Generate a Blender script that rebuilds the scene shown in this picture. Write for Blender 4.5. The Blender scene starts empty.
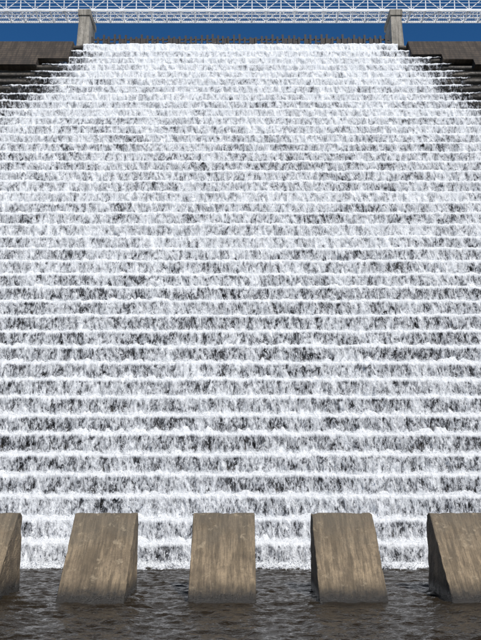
import bpy, math, random
import numpy as np
random.seed(4); R=np.random.RandomState(7)
scn=bpy.context.scene
# ---------------------------------------------------------------- constants
N=41; RISE=39.4/N; RUN=RISE/1.266; Y0=39.7
CREST_Z=N*RISE; CREST_Y=Y0+(N-1)*RUN
CW=13.2
# ---------------------------------------------------------------- helpers
_G={}
def vnoise(x,y,seed):
    if seed not in _G: _G[seed]=np.random.RandomState(seed).rand(256,256)
    g=_G[seed]
    xi=np.floor(x).astype(int); yi=np.floor(y).astype(int)
    fx=x-xi; fy=y-yi; fx=fx*fx*(3-2*fx); fy=fy*fy*(3-2*fy)
    a=g[xi%256,yi%256]; b=g[(xi+1)%256,yi%256]; c=g[xi%256,(yi+1)%256]; d=g[(xi+1)%256,(yi+1)%256]
    return (a*(1-fx)+b*fx)*(1-fy)+(c*(1-fx)+d*fx)*fy
def fbm(x,y,seed,o=4):
    s=0;a=1;t=0
    for k in range(o):
        s=s+a*vnoise(x*2**k+17.3*k,y*2**k+9.1*k,seed+k); t+=a; a*=.55
    return s/t
def mesh_np(name,V,F,mat,smooth=True,attrs=None):
    V=np.asarray(V,dtype=np.float32); F=np.asarray(F,dtype=np.int32); k=F.shape[1]
    me=bpy.data.meshes.new(name); me.vertices.add(len(V)); me.vertices.foreach_set('co',V.ravel())
    me.loops.add(F.size); me.loops.foreach_set('vertex_index',F.ravel())
    me.polygons.add(len(F)); me.polygons.foreach_set('loop_start',np.arange(0,F.size,k,dtype=np.int32))
    try: me.polygons.foreach_set('loop_total',np.full(len(F),k,dtype=np.int32))
    except Exception: pass
    me.update(calc_edges=True)
    if smooth: me.polygons.foreach_set('use_smooth',np.ones(len(me.polygons),dtype=bool))
    if attrs:
        for n,a in attrs.items():
            at=me.attributes.new(n,'FLOAT','POINT'); at.data.foreach_set('value',np.asarray(a,dtype=np.float32).ravel())
    me.materials.append(mat)
    ob=bpy.data.objects.new(name,me); scn.collection.objects.link(ob); return ob
def gridF(nr,nc,off=0):
    i=np.arange(nr-1)[:,None]*nc+np.arange(nc-1)[None,:]+off
    i=i.ravel(); return np.stack([i,i+1,i+nc+1,i+nc],1)
class MB:
    def __init__(s): s.v=[]; s.f=[]
    def hexa(s,p):
        b=len(s.v); s.v+=p
        for f in ((0,3,2,1),(4,5,6,7),(0,1,5,4),(1,2,6,5),(2,3,7,6),(3,0,4,7)): s.f.append([b+i for i in f])
    def box(s,x0,x1,y0,y1,z0,z1):
        s.hexa([(x0,y0,z0),(x1,y0,z0),(x1,y1,z0),(x0,y1,z0),(x0,y0,z1),(x1,y0,z1),(x1,y1,z1),(x0,y1,z1)])
    def bar(s,a,b,w,h=None):
        h=h or w; a=np.array(a,float); b=np.array(b,float); d=b-a; d/=np.linalg.norm(d)
        up=np.array([0,0,1.]) if abs(d[2])<.9 else np.array([0,1.,0])
        u=np.cross(d,up); u/=np.linalg.norm(u); v=np.cross(u,d)
        P=[]
        for e in (a,b):
            for su,sv in ((-1,-1),(1,-1),(1,1),(-1,1)): P.append(tuple(e+u*su*w/2+v*sv*h/2))
        s.hexa(P)
    def obj(s,name,mat,parent=None,bevel=0):
        me=bpy.data.meshes.new(name); me.from_pydata(s.v,[],s.f); me.update(); me.materials.append(mat)
        o=bpy.data.objects.new(name,me); scn.collection.objects.link(o)
        if parent: o.parent=parent
        if bevel:
            m=o.modifiers.new('b','BEVEL'); m.width=bevel; m.segments=2
        return o
def empty(name):
    e=bpy.data.objects.new(name,None); scn.collection.objects.link(e); return e
class NT:
    def __init__(s,name):
        s.m=bpy.data.materials.new(name); s.m.use_nodes=True; s.t=s.m.node_tree; s.t.nodes.clear()
        s.out=s.n('ShaderNodeOutputMaterial'); s.tc=s.n('ShaderNodeTexCoord'); s.co=s.tc.outputs['Object']
    def n(s,ty,**k):
        x=s.t.nodes.new(ty)
        for a,b in k.items(): setattr(x,a,b)
        return x
    def l(s,a,b): s.t.links.new(a,b)
    def setin(s,i,v):
        if hasattr(v,'links'): s.l(v,i)
        else: i.default_value=v
    def math(s,op,a,b=0.,c=None,clamp=False):
        x=s.n('ShaderNodeMath',operation=op); x.use_clamp=clamp
        s.setin(x.inputs[0],a); s.setin(x.inputs[1],b)
        if c is not None: s.setin(x.inputs[2],c)
        return x.outputs[0]
    def noise(s,scale,detail=5,rough=.6,vs=(1,1,1),loc=(0,0,0),dist=0):
        mp=s.n('ShaderNodeMapping'); s.l(s.co,mp.inputs[0]); mp.inputs['Scale'].default_value=vs; mp.inputs['Location'].default_value=loc
        x=s.n('ShaderNodeTexNoise'); s.l(mp.outputs[0],x.inputs['Vector']); x.inputs['Scale'].default_value=scale
        x.inputs['Detail'].default_value=detail; x.inputs['Roughness'].default_value=rough; x.inputs['Distortion'].default_value=dist
        return x.outputs[0]
    def ramp(s,f,stops):
        x=s.n('ShaderNodeValToRGB'); s.l(f,x.inputs[0]); e=x.color_ramp.elements
        while len(e)<len(stops): e.new(.5)
        for q,(p,c) in zip(e,stops): q.position=p; q.color=(*c,1) if len(c)==3 else c
        return x.outputs[0]
    def rng(s,v,a,b,c=0.,d=1.,smooth=True):
        x=s.n('ShaderNodeMapRange'); x.interpolation_type='SMOOTHSTEP' if smooth else 'LINEAR'
        s.setin(x.inputs[0],v); s.setin(x.inputs[1],a); s.setin(x.inputs[2],b); s.setin(x.inputs[3],c); s.setin(x.inputs[4],d); return x.outputs[0]
    def mix(s,f,a,b,mode='MIX'):
        x=s.n('ShaderNodeMix',data_type='RGBA',blend_type=mode)
        s.setin(x.inputs[0],f)
        for i,v in ((6,a),(7,b)):
            if hasattr(v,'links'): s.l(v,x.inputs[i])
            else: x.inputs[i].default_value=(*v,1)
        return x.outputs[2]
    def bump(s,h,st,d=.05):
        x=s.n('ShaderNodeBump'); s.l(h,x.inputs['Height']); x.inputs['Strength'].default_value=st; x.inputs['Distance'].default_value=d; return x.outputs[0]
    def bsdf(s,col,rough=.7,normal=None,spec=.5,**k):
        x=s.n('ShaderNodeBsdfPrincipled')
        if hasattr(col,'links'): s.l(col,x.inputs['Base Color'])
        else: x.inputs['Base Color'].default_value=(*col,1)
        s.setin(x.inputs['Roughness'],rough); x.inputs['Specular IOR Level'].default_value=spec
        if normal: s.l(normal,x.inputs['Normal'])
        for a,b in k.items(): s.setin(x.inputs[a],b)
        return x.outputs[0]
    def fin(s,sh): s.l(sh,s.out.inputs[0]); return s.m
    def sep(s):
        x=s.n('ShaderNodeSeparateXYZ'); s.l(s.tc.outputs['Object'],x.inputs[0]); return x.outputs
# ---------------------------------------------------------------- materials
def m_stone():
    t=NT('wet_stone'); a=t.noise(.9,5,.65); b=t.noise(7,4,.7)
    c=t.ramp(a,[(.3,(.022,.018,.015)),(.5,(.055,.046,.036)),(.72,(.12,.096,.07))])
    c=t.mix(t.rng(b,.35,.7,0,.6),c,(.026,.023,.019))
    return t.fin(t.bsdf(c,t.rng(b,.3,.7,.4,.8),t.bump(b,.8,.06)))
def m_concrete(name,c0,c1,c2,block=False,bands=None):
    t=NT(name)
    if block:
        oi=t.n('ShaderNodeObjectInfo'); va=t.n('ShaderNodeVectorMath',operation='MULTIPLY_ADD')
        t.l(oi.outputs['Location'],va.inputs[0]); va.inputs[1].default_value=(3.7,1,1); t.l(t.tc.outputs['Object'],va.inputs[2]); t.co=va.outputs[0]
    a=t.noise(1.0,6,.68); st=t.noise(4.2,6,.7,(1,.10,.07)); f=t.noise(20,4,.75); g=t.noise(5,5,.7); fs=t.noise(15,4,.7,(1,.1,.06))
    c=t.ramp(a,[(.3,c0),(.5,c1),(.7,c2)])
    c=t.mix(t.rng(st,.42,.60,0,.72),c,tuple(v*.33 for v in c1))
    c=t.mix(t.rng(g,.48,.72,0,.5),c,tuple(v*.33 for v in c1))
    c=t.mix(t.rng(f,.45,.75,0,.5),c,tuple(v*.45 for v in c1))
    r=.85; h=t.math('ADD',f,t.math('MULTIPLY',g,1.4))
    if block:
        z=t.sep()[2]; w=t.math('ADD',z,t.math('MULTIPLY',t.math('SUBTRACT',g,.5),.5))
        c=t.mix(t.rng(fs,.45,.62,0,.5),c,(.07,.055,.038))
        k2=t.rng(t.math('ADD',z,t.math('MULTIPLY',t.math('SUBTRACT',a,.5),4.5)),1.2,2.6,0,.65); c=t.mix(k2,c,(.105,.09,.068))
        g2=t.noise(2.3,6,.75,loc=(5,2,9)); c=t.mix(t.rng(g2,.56,.66,0,.45),c,(.42,.34,.23))
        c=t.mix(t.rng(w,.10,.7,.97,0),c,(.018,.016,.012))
        r=t.rng(w,.1,.5,.25,.85); h=t.math('ADD',h,t.math('MULTIPLY',fs,1.2))
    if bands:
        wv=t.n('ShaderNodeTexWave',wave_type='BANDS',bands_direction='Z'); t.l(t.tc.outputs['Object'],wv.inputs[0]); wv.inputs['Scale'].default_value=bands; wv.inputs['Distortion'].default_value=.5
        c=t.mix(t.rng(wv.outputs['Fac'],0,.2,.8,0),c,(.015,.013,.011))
    return t.fin(t.bsdf(c,r,t.bump(h,.8,.035)))
def m_foam():
    t=NT('white_water')
    fa=t.n('ShaderNodeAttribute',attribute_name='fall').outputs['Fac']; cv=t.n('ShaderNodeAttribute',attribute_name='cov').outputs['Fac']
    n1=t.noise(3.4,6,.75,(1,.8,.42),dist=.5)
    n2=t.noise(12,4,.72,(1,.6,.38),loc=(3,1,7),dist=.25)
    n3=t.noise(.55,3,.6,(1,.6,1.3))
    n=t.math('ADD',t.math('MULTIPLY',n1,.60),t.math('MULTIPLY',n2,.40))
    hole=t.math('MULTIPLY',t.rng(fa,.0,.26),t.rng(fa,.75,1.0,1,.5))
    thr=t.math('ADD',.285,t.math('MULTIPLY',hole,.208))
    thr=t.math('SUBTRACT',thr,t.math('MULTIPLY',t.math('SUBTRACT',cv,.5),.34))
    thr=t.math('ADD',thr,t.math('MULTIPLY',t.math('SUBTRACT',n3,.5),.17))
    df=t.math('SUBTRACT',n,thr)
    al=t.rng(df,-.085,.055)
    dens=t.rng(df,-.02,.14,smooth=False)
    col=t.mix(dens,(.29,.30,.325),(.86,.875,.89))
    bp=t.bump(t.math('ADD',n1,t.math('MULTIPLY',n2,.6)),1.,.15)
    p=t.bsdf(col,.45,bp,.3)
    tp=t.n('ShaderNodeBsdfTransparent'); m2=t.n('ShaderNodeMixShader'); t.l(al,m2.inputs[0]); t.l(tp.outputs[0],m2.inputs[1]); t.l(p,m2.inputs[2])
    return t.fin(m2.outputs[0])
def m_spray():
    t=NT('spray_drops'); return t.fin(t.bsdf((.84,.86,.88),.4))
def m_pool():
    t=NT('pool_water'); a=t.noise(3.2,3,.6,(1,1.7,1)); b=t.noise(11,3,.6,(1,1.5,1))
    y=t.sep()[1]; f=t.noise(3,5,.75); f2=t.noise(.5,3,.5)
    k=t.rng(t.math('ADD',t.math('MULTIPLY',t.math('SUBTRACT',y,39.0),.30),t.math('ADD',t.math('MULTIPLY',f2,.3),t.math('MULTIPLY',f,.9))),.66,.8)
    col=t.mix(k,(.018,.013,.007),(.75,.78,.8))
    return t.fin(t.bsdf(col,t.math('MULTIPLY_ADD',k,.5,.04),t.bump(t.math('ADD',a,t.math('MULTIPLY',b,.35)),.8,.07),.35,IOR=1.33))
def m_paint():
    t=NT('bridge_paint'); a=t.noise(3,4,.6); return t.fin(t.bsdf(t.ramp(a,[(.3,(.55,.57,.58)),(.6,(.76,.77,.78))]),.5,None,.4))
def m_ground():
    t=NT('ground_earth'); a=t.noise(.15,8,.7); b=t.noise(3,5,.7)
    c=t.ramp(a,[(.3,(.05,.07,.025)),(.5,(.09,.085,.04)),(.7,(.16,.13,.09))])
    return t.fin(t.bsdf(c,.95,t.bump(b,.8,.15)))
def m_dark(name,c): 
    t=NT(name); a=t.noise(5,4,.6); return t.fin(t.bsdf(t.ramp(a,[(.3,tuple(v*.6 for v in c)),(.7,c)]),.7))
STONE=m_stone(); FOAM=m_foam(); POOL=m_pool(); PAINT=m_paint(); GROUND=m_ground()
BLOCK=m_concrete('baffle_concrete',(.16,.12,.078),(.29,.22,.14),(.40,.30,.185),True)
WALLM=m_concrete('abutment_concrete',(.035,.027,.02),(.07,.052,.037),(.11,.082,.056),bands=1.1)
PIERM=m_concrete('pier_concrete',(.22,.20,.17),(.34,.31,.26),(.42,.38,.33))
DARK=m_dark('dark_steel',(.04,.033,.03))
# ---------------------------------------------------------------- dam (stepped masonry)
dam=empty('stepped_spillway_dam')
xs=np.arange(-60,60.01,.3); nx=len(xs)
rows=[]
for i in range(N):
    yf=Y0+i*RUN; z0=i*RISE-(2 if i==0 else 0); z1=(i+1)*RISE
    blk=np.floor((xs+(i%2)*.7)/1.5).astype(int)
    jy=(np.random.RandomState(100+i).rand(400)-.5)[blk%400]*.12
    jz=(np.random.RandomState(300+i).rand(400)-.5)[blk%400]*.09
    rows.append(np.stack([xs,yf+jy+.02,np.full(nx,z0)],1))
    rows.append(np.stack([xs,yf+jy+.02,z1+jz-.30],1))
    rows.append(np.stack([xs,yf+jy-.10,z1+jz-.29],1))
    rows.append(np.stack([xs,yf+jy-.10,z1+jz-.04],1))
    rows.append(np.stack([xs,yf+jy-.05,z1+jz],1))
rows.append(np.stack([xs,np.full(nx,CREST_Y+3.2),np.full(nx,CREST_Z)],1))
rows.append(np.stack([xs,np.full(nx,CREST_Y+4.5),np.full(nx,-3.)],1))
o=mesh_np('masonry_steps',np.concatenate(rows),gridF(len(rows),nx),STONE,smooth=False); o.parent=dam
def slab(sign,name):
    mb=MB(); n=np.array([-math.sin(math.atan(1.266)),math.cos(math.atan(1.266))])
    x=CW+.75; j=0
    while x<60:
        w=2.4; k=N-2-(min(j*.75,1.5) if sign>0 else (1.5 if j else .6))
        yb=Y0+(k-1)*RUN; zb=k*RISE; yt=CREST_Y+.1; zt=CREST_Z+.02
        off=.42
        a,b=(x,x+w-.004)
        if sign<0: a,b=-b,-a
        p=lambda xx,y,z,o: (xx,y+n[0]*o,z+n[1]*o)
        mb.hexa([p(a,yb,zb,off),p(b,yb,zb,off),p(b,yb+.9,zb,-.1),p(a,yb+.9,zb,-.1),
                 p(a,yt,zt,off),p(b,yt,zt,off),(b,CREST_Y+3,zt+.25),(a,CREST_Y+3,zt+.25)])
        x+=w; j+=1
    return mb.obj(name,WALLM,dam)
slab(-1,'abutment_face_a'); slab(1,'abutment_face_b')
# ---------------------------------------------------------------- cascade
def edge_x(i):
    z=(i+1)*RISE; return CW+.1+min((CREST_Z-z)*.64,13)
Vs=[];Fs=[];FA=[];CV=[];off=0
drops=[]; srs=np.random.RandomState(55)
for i in range(N):
    dx=.045 if i<13 else .065
    hw=edge_x(i)+2.0; x=np.arange(-hw,hw+dx,dx); n=len(x)
    if i==N-1: x=x[np.abs(x)<CW-.05]; n=len(x)
    yf=Y0+i*RUN; zt=(i+1)*RISE; last=(i==N-1)
    lipw=fbm(x*.8,np.full(n,i*3.7),11,4)-.5
    spl=fbm(x*2.6,np.full(n,i*5.1+40),23,5)
    big=fbm(x*.35,np.full(n,i*2.3+3),29,3)-.5
    sv_=srs.rand(3)
    thick=np.maximum(.10+.10*lipw+.12*big+.06*(sv_[0]-.5),.06)
    ts=[-4,-3,-2,-1]; fs=np.linspace(0,1,10)
    prof=[]
    for k in ts:
        if last: yy=np.full(n,yf+.12-k*.7); zz=zt+thick+.05*(-k)
        else:
            yy=np.full(n,yf-k*.13); hump=((.26+.2*sv_[1])*np.clip(spl-.33,0,1)*1.8)*(0.2+.8*(-k-1)/3.)
            zz=zt+thick+hump
        prof.append((yy,zz,np.zeros(n)))
    for s in fs:
        out=.12+(.03+.24*s**.7)*(1+.7*lipw+.8*big)
        zz=zt+thick*(1-s)-.02-(RISE-.08)*s**1.15
        prof.append((yf-out,zz,np.full(n,s)))
    nr=len(prof)
    Y=np.stack([p[0] for p in prof]); Z=np.stack([p[1] for p in prof]); S=np.stack([p[2] for p in prof]); X=np.tile(x,(nr,1))
    a=np.clip(S*3,0,1)+.3
    d1=fbm(X*2.6,Z*1.3+i*7,51,4)-.5; d2=fbm(X*9,Z*3.5+i*3,61,3)-.5
    Y=Y-(d1*.34+d2*.18)*a; Z=Z+(fbm(X*6,Y*5,71,3)-.5)*.14*(S<.05)
    Y[4:]=np.minimum(Y[4:],yf-.19-.03*(d2[4:]+.5)); Z[:4]=np.maximum(Z[:4],zt+.06)
    X=X+(fbm(X*2,Z*2+i,81,2)-.5)*.1
    dist=edge_x(i)-np.abs(X)+ (fbm(X*.5+9,np.full_like(X,i*.3),91,4)-.5)*3.0
    dist=dist+np.where(X>0,.8,0.2)
    hgt=i/(N-1)
    cov=np.where(dist<0,dist*.6,np.clip(dist/3.0,0,1)*.5)
    cov=cov+.02+.25*hgt+(.10 if i<3 else 0)+ (.3 if last else 0)+.10*(sv_[2]-.5)
    Vs.append(np.stack([X.ravel(),Y.ravel(),Z.ravel()],1)); Fs.append(gridF(nr,n,off)); FA.append(S.ravel()); CV.append(cov.ravel()); off+=nr*n
    m=int(2600 if i<16 else 1200)
    px=(R.rand(m)*2-1)*(edge_x(i)-2.5)
    top=R.rand(m)<.8
    pz=np.where(top,zt+.08+np.abs(R.randn(m))*.12,zt-RISE*R.rand(m))
    py=np.where(top,yf+R.rand(m)*.35-.1,yf-.45-.10*np.abs(R.randn(m)))
    if last: pz=np.minimum(pz,zt+.1)
    drops.append(np.stack([px,py,pz],1))
# boil at the toe
xb=np.arange(-26,26,.05); tb=np.linspace(0,1,16); XB,TB=np.meshgrid(xb,tb)
YB=39.55-TB*(1.0+1.3*(fbm(XB*.6,TB*0+3,95,3)-.5)); ZB=-.06+np.sin(np.pi*np.clip(TB*.9+.25,0,1))**.8*(.08+.6*np.clip(fbm(XB*1.6,YB*2,97,5)-.3,0,1))
Vs.append(np.stack([XB.ravel(),YB.ravel(),ZB.ravel()],1)); Fs.append(gridF(16,len(xb),off)); FA.append((TB*.2).ravel()); CV.append((.85-.65*TB).ravel())
mesh_np('cascading_water',np.concatenate(Vs),np.concatenate(Fs),FOAM,True,{'fall':np.concatenate(FA),'cov':np.concatenate(CV)})
P=np.concatenate(drops)
m=12000; toe=np.stack([(R.rand(m)*2-1)*24,Y0-.45-np.abs(R.randn(m))*.4,np.abs(R.randn(m))*.2],1)
P=np.concatenate([P,toe])
M=len(P); r=(.006+.014*R.rand(M)**2)[:,None,None]
tet=np.array([(1,1,1),(1,-1,-1),(-1,1,-1),(-1,-1,1)],float)
jit=tet[None]+R.randn(M,4,3)*.35
V=(P[:,None,:]+jit*r*np.array([1,1,1.5])).reshape(-1,3)
b=np.arange(M)[:,None]*4
F=np.concatenate([b+np.array([0,1,2]),b+np.array([0,3,1]),b+np.array([0,2,3]),b+np.array([1,3,2])])
mesh_np('water_spray',V,F,m_spray(),True)
# ---------------------------------------------------------------- pool
xs=np.concatenate([np.arange(-48,-14,.6),np.arange(-14,14,.06),np.arange(14,48,.6)])
ys=np.concatenate([np.arange(6,20,.5),np.arange(20,40.2,.06)])
X,Y=np.meshgrid(xs,ys)
wx=X+(fbm(X*.5,Y*.5,231,2)-.5)*2
rid=1-np.abs(fbm(wx*.9+3,Y*1.5,201,3)-.5)*2
Z=(rid-.75)*.16+(fbm(X*2.8,Y*4.6,211,3)-.5)*.10
Z=Z+(fbm(X*3,Y*4,221,3)-.5)*.25*np.clip((Y-38)/1.5,0,1)
mesh_np('pool_water',np.stack([X.ravel(),Y.ravel(),Z.ravel()],1),gridF(len(ys),len(xs)),POOL)
mb=MB(); mb.box(-160,160,CREST_Y+3.3,420,CREST_Z-.6,CREST_Z-.25); mb.obj('reservoir_water',POOL)
# terrain
xs=np.concatenate([np.arange(-900,-80,40),np.arange(-80,80,2.),np.arange(80,901,40)]); ys=np.concatenate([np.arange(-900,-20,40),np.arange(-20,80,1.5),np.arange(80,1001,40)])
X,Y=np.meshgrid(xs,ys)
side=np.clip((np.abs(X)-30)/32,0,1); side=side*side*(3-2*side)
bank=np.clip((11-Y)/5,0,1)
Z=-1.6+bank*3.5; Z=np.maximum(Z,-1.6+side*44*np.clip((Y+40)/60,0,1))
Z=Z+(fbm(X*.2,Y*.2,301,4)-.5)*1.0*np.clip(side*4,0,1)
far=np.clip((np.hypot(X,Y)-200)/700,0,1); Z=Z+far*25*fbm(X*.01,Y*.01,311,3)
mesh_np('ground',np.stack([X.ravel(),Y.ravel(),Z.ravel()],1),gridF(len(ys),len(xs)),GROUND)
# ---------------------------------------------------------------- baffle blocks
import bmesh
def baffle(cx,seed):
    w=1.04; yf=28.2; yt=31.15; yb=31.75; H=2.55; zb=-1.5
    slope=(yt-yf)/H
    me=bpy.data.meshes.new('baffle_block'); bm=bmesh.new()
    prof=[(yf+zb*slope,zb),(yt,H),(yb,H),(yb,zb)]
    vs=[[bm.verts.new((sx*w,y,z)) for y,z in prof] for sx in (-1,1)]
    bm.faces.new(vs[0][::-1]); bm.faces.new(vs[1])
    for k in range(4):
        a,b2=k,(k+1)%4; bm.faces.new((vs[0][a],vs[0][b2],vs[1][b2],vs[1][a]))
    bmesh.ops.recalc_face_normals(bm,faces=bm.faces)
    bmesh.ops.bevel(bm,geom=list(bm.edges),offset=.03,segments=2,affect='EDGES',profile=.5)
    bmesh.ops.subdivide_edges(bm,edges=[e for e in bm.edges if e.calc_length()>.4],cuts=24,use_grid_fill=True)
    bm.to_mesh(me); bm.free()
    n=len(me.vertices); P=np.zeros(n*3,dtype=np.float32); me.vertices.foreach_get('co',P); P=P.reshape(-1,3).astype(float)
    x,y,z=P.T
    e=np.clip((np.abs(x)-w+.12)/.12,0,1)
    chip=np.clip(fbm(z*3+50,y*3+50,seed+5,4)-.5,0,1)*.12*e
    nx_=x-np.sign(x)*chip; ny=y+(fbm(x*2.5+20,z*2.5+20,seed,4)-.5)*.03
    nz_=np.where(z>H-.15,z-np.clip(fbm(x*3+30,y*3+9,seed+9,4)-.45,0,1)*.22,z)
    me.vertices.foreach_set('co',np.stack([nx_,ny,nz_],1).astype(np.float32).ravel()); me.update()
    me.materials.append(BLOCK)
    o=bpy.data.objects.new('baffle_block',me); o.location=(cx,0,0); scn.collection.objects.link(o)
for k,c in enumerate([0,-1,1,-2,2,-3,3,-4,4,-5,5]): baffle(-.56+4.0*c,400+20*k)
# ---------------------------------------------------------------- piers
def pier(c,name='bridge_pier'):
    e=empty(name); s=MB(); z0=CREST_Z-1.8
    s.hexa([(c-.55,70.3,z0),(c+.55,70.3,z0),(c+.55,73.4,z0),(c-.55,73.4,z0),(c-.46,71.2,42.75),(c+.46,71.2,42.75),(c+.46,74.0,42.75),(c-.46,74.0,42.75)])
    s.obj('shaft',PIERM,e,.04)
    s=MB(); s.box(c-.55,c+.55,71.1,74.2,42.753,43.3); s.obj('cap',PIERM,e,.04)
    s=MB(); s.box(c-.25,c+.25,71.6,72.0,43.303,43.49); s.box(c-.25,c+.25,73.6,74.0,43.303,43.49); s.obj('bearings',DARK,e)
pier(-13.35); pier(13.3); pier(-40); pier(40)
# ---------------------------------------------------------------- footbridge
fb=empty('truss_footbridge'); A,B=71.8,73.8; zb=43.56; zt=44.75; L=44; pw=1.25
s=MB()
for y in (A,B):
    s.bar((-L,y,zb),(L,y,zb),.12,.16); s.bar((-L,y,zt),(L,y,zt),.10,.10)
s.obj('chords',PAINT,fb)
s=MB(); k=0; x=-L
while x<L-.01:
    for y in (A,B):
        s.bar((x,y,zb+.07),(x,y,zt-.05),.07)
        a,b2=(zb+.07,zt-.05) if k%2 else (zt-.05,zb+.07)
        s.bar((x,y+.003,a),(x+pw,y+.003,b2),.05)
    s.bar((x,A+.06,zb-.01),(x,B-.06,zb-.01),.08)
    if k%2: s.bar((x,A+.06,zb-.03),(x+pw,B-.06,zb-.03),.05)
    else: s.bar((x,B-.06,zb-.03),(x+pw,A+.06,zb-.03),.05)
    x+=pw;k+=1
s.obj('web_and_bracing',PAINT,fb)
s=MB()
for y in (A,B):
    for z in (zb+.35,zb+.68,zb+.95): s.bar((-L,y-.04,z),(L,y-.04,z),.03)
s.obj('handrails',PAINT,fb)
s=MB(); x=-L
while x<L:
    s.bar((x,A+.08,zb+.12),(x,B-.08,zb+.12),.022,.04); x+=.16
for f in (.33,.66): s.bar((-L,A+(B-A)*f,zb+.06),(L,A+(B-A)*f,zb+.06),.05,.06)
s.obj('deck_grating',PAINT,fb)
# ---------------------------------------------------------------- flashboard rack at the crest
s=MB(); x=-CW+.7
while x<CW-.6:
    h=.75+random.random()*.3
    s.bar((x,CREST_Y+.75,CREST_Z-.05),(x+random.uniform(-.05,.05),CREST_Y+.75,CREST_Z+h+.35),.17)
    if random.random()<.75: s.box(x+.09,x+.38,CREST_Y+.78,CREST_Y+.83,CREST_Z,CREST_Z+.6+random.random()*.5)
    x+=.46
s.bar((-CW+.6,CREST_Y+.9,CREST_Z+1.0),(CW-.6,CREST_Y+.9,CREST_Z+1.0),.12)
s.obj('flashboard_rack',DARK)
# ---------------------------------------------------------------- light, sky
el=math.radians(49); d=np.array([.42,-.9]); d/=np.linalg.norm(d)
sv=(d[0]*math.cos(el),d[1]*math.cos(el),math.sin(el))
from mathutils import Vector
L=bpy.data.lights.new('sun','SUN'); L.energy=5; L.angle=math.radians(.5); L.color=(1,.965,.91)
so=bpy.data.objects.new('sun',L); so.rotation_euler=Vector(sv).to_track_quat('Z','Y').to_euler(); scn.collection.objects.link(so)
w=bpy.data.worlds.new('World'); scn.world=w; w.use_nodes=True; nt=w.node_tree
sk=nt.nodes.new('ShaderNodeTexSky'); sk.sky_type='NISHITA'; sk.sun_disc=False; sk.sun_elevation=el; sk.sun_rotation=math.atan2(sv[0],sv[1]); sk.ozone_density=2.4; sk.dust_density=0; sk.air_density=1; sk.altitude=5000
hs=nt.nodes.new('ShaderNodeHueSaturation'); hs.inputs['Hue'].default_value=.499; hs.inputs['Saturation'].default_value=1.27; hs.inputs['Value'].default_value=1.05
bg=nt.nodes['Background']; bg.inputs[1].default_value=.1; nt.links.new(sk.outputs[0],hs.inputs['Color']); nt.links.new(hs.outputs[0],bg.inputs[0])
# ---------------------------------------------------------------- camera
cam=bpy.data.cameras.new('camera'); cam.sensor_fit='VERTICAL'; cam.sensor_height=24; cam.lens=33.75; cam.clip_end=3000
co=bpy.data.objects.new('camera',cam); co.location=(0,0,3.66); co.rotation_euler=(math.radians(90+10.08),0,0); scn.collection.objects.link(co); scn.camera=co
scn.view_settings.view_transform='Standard'; scn.view_settings.look='None'; scn.view_settings.exposure=0
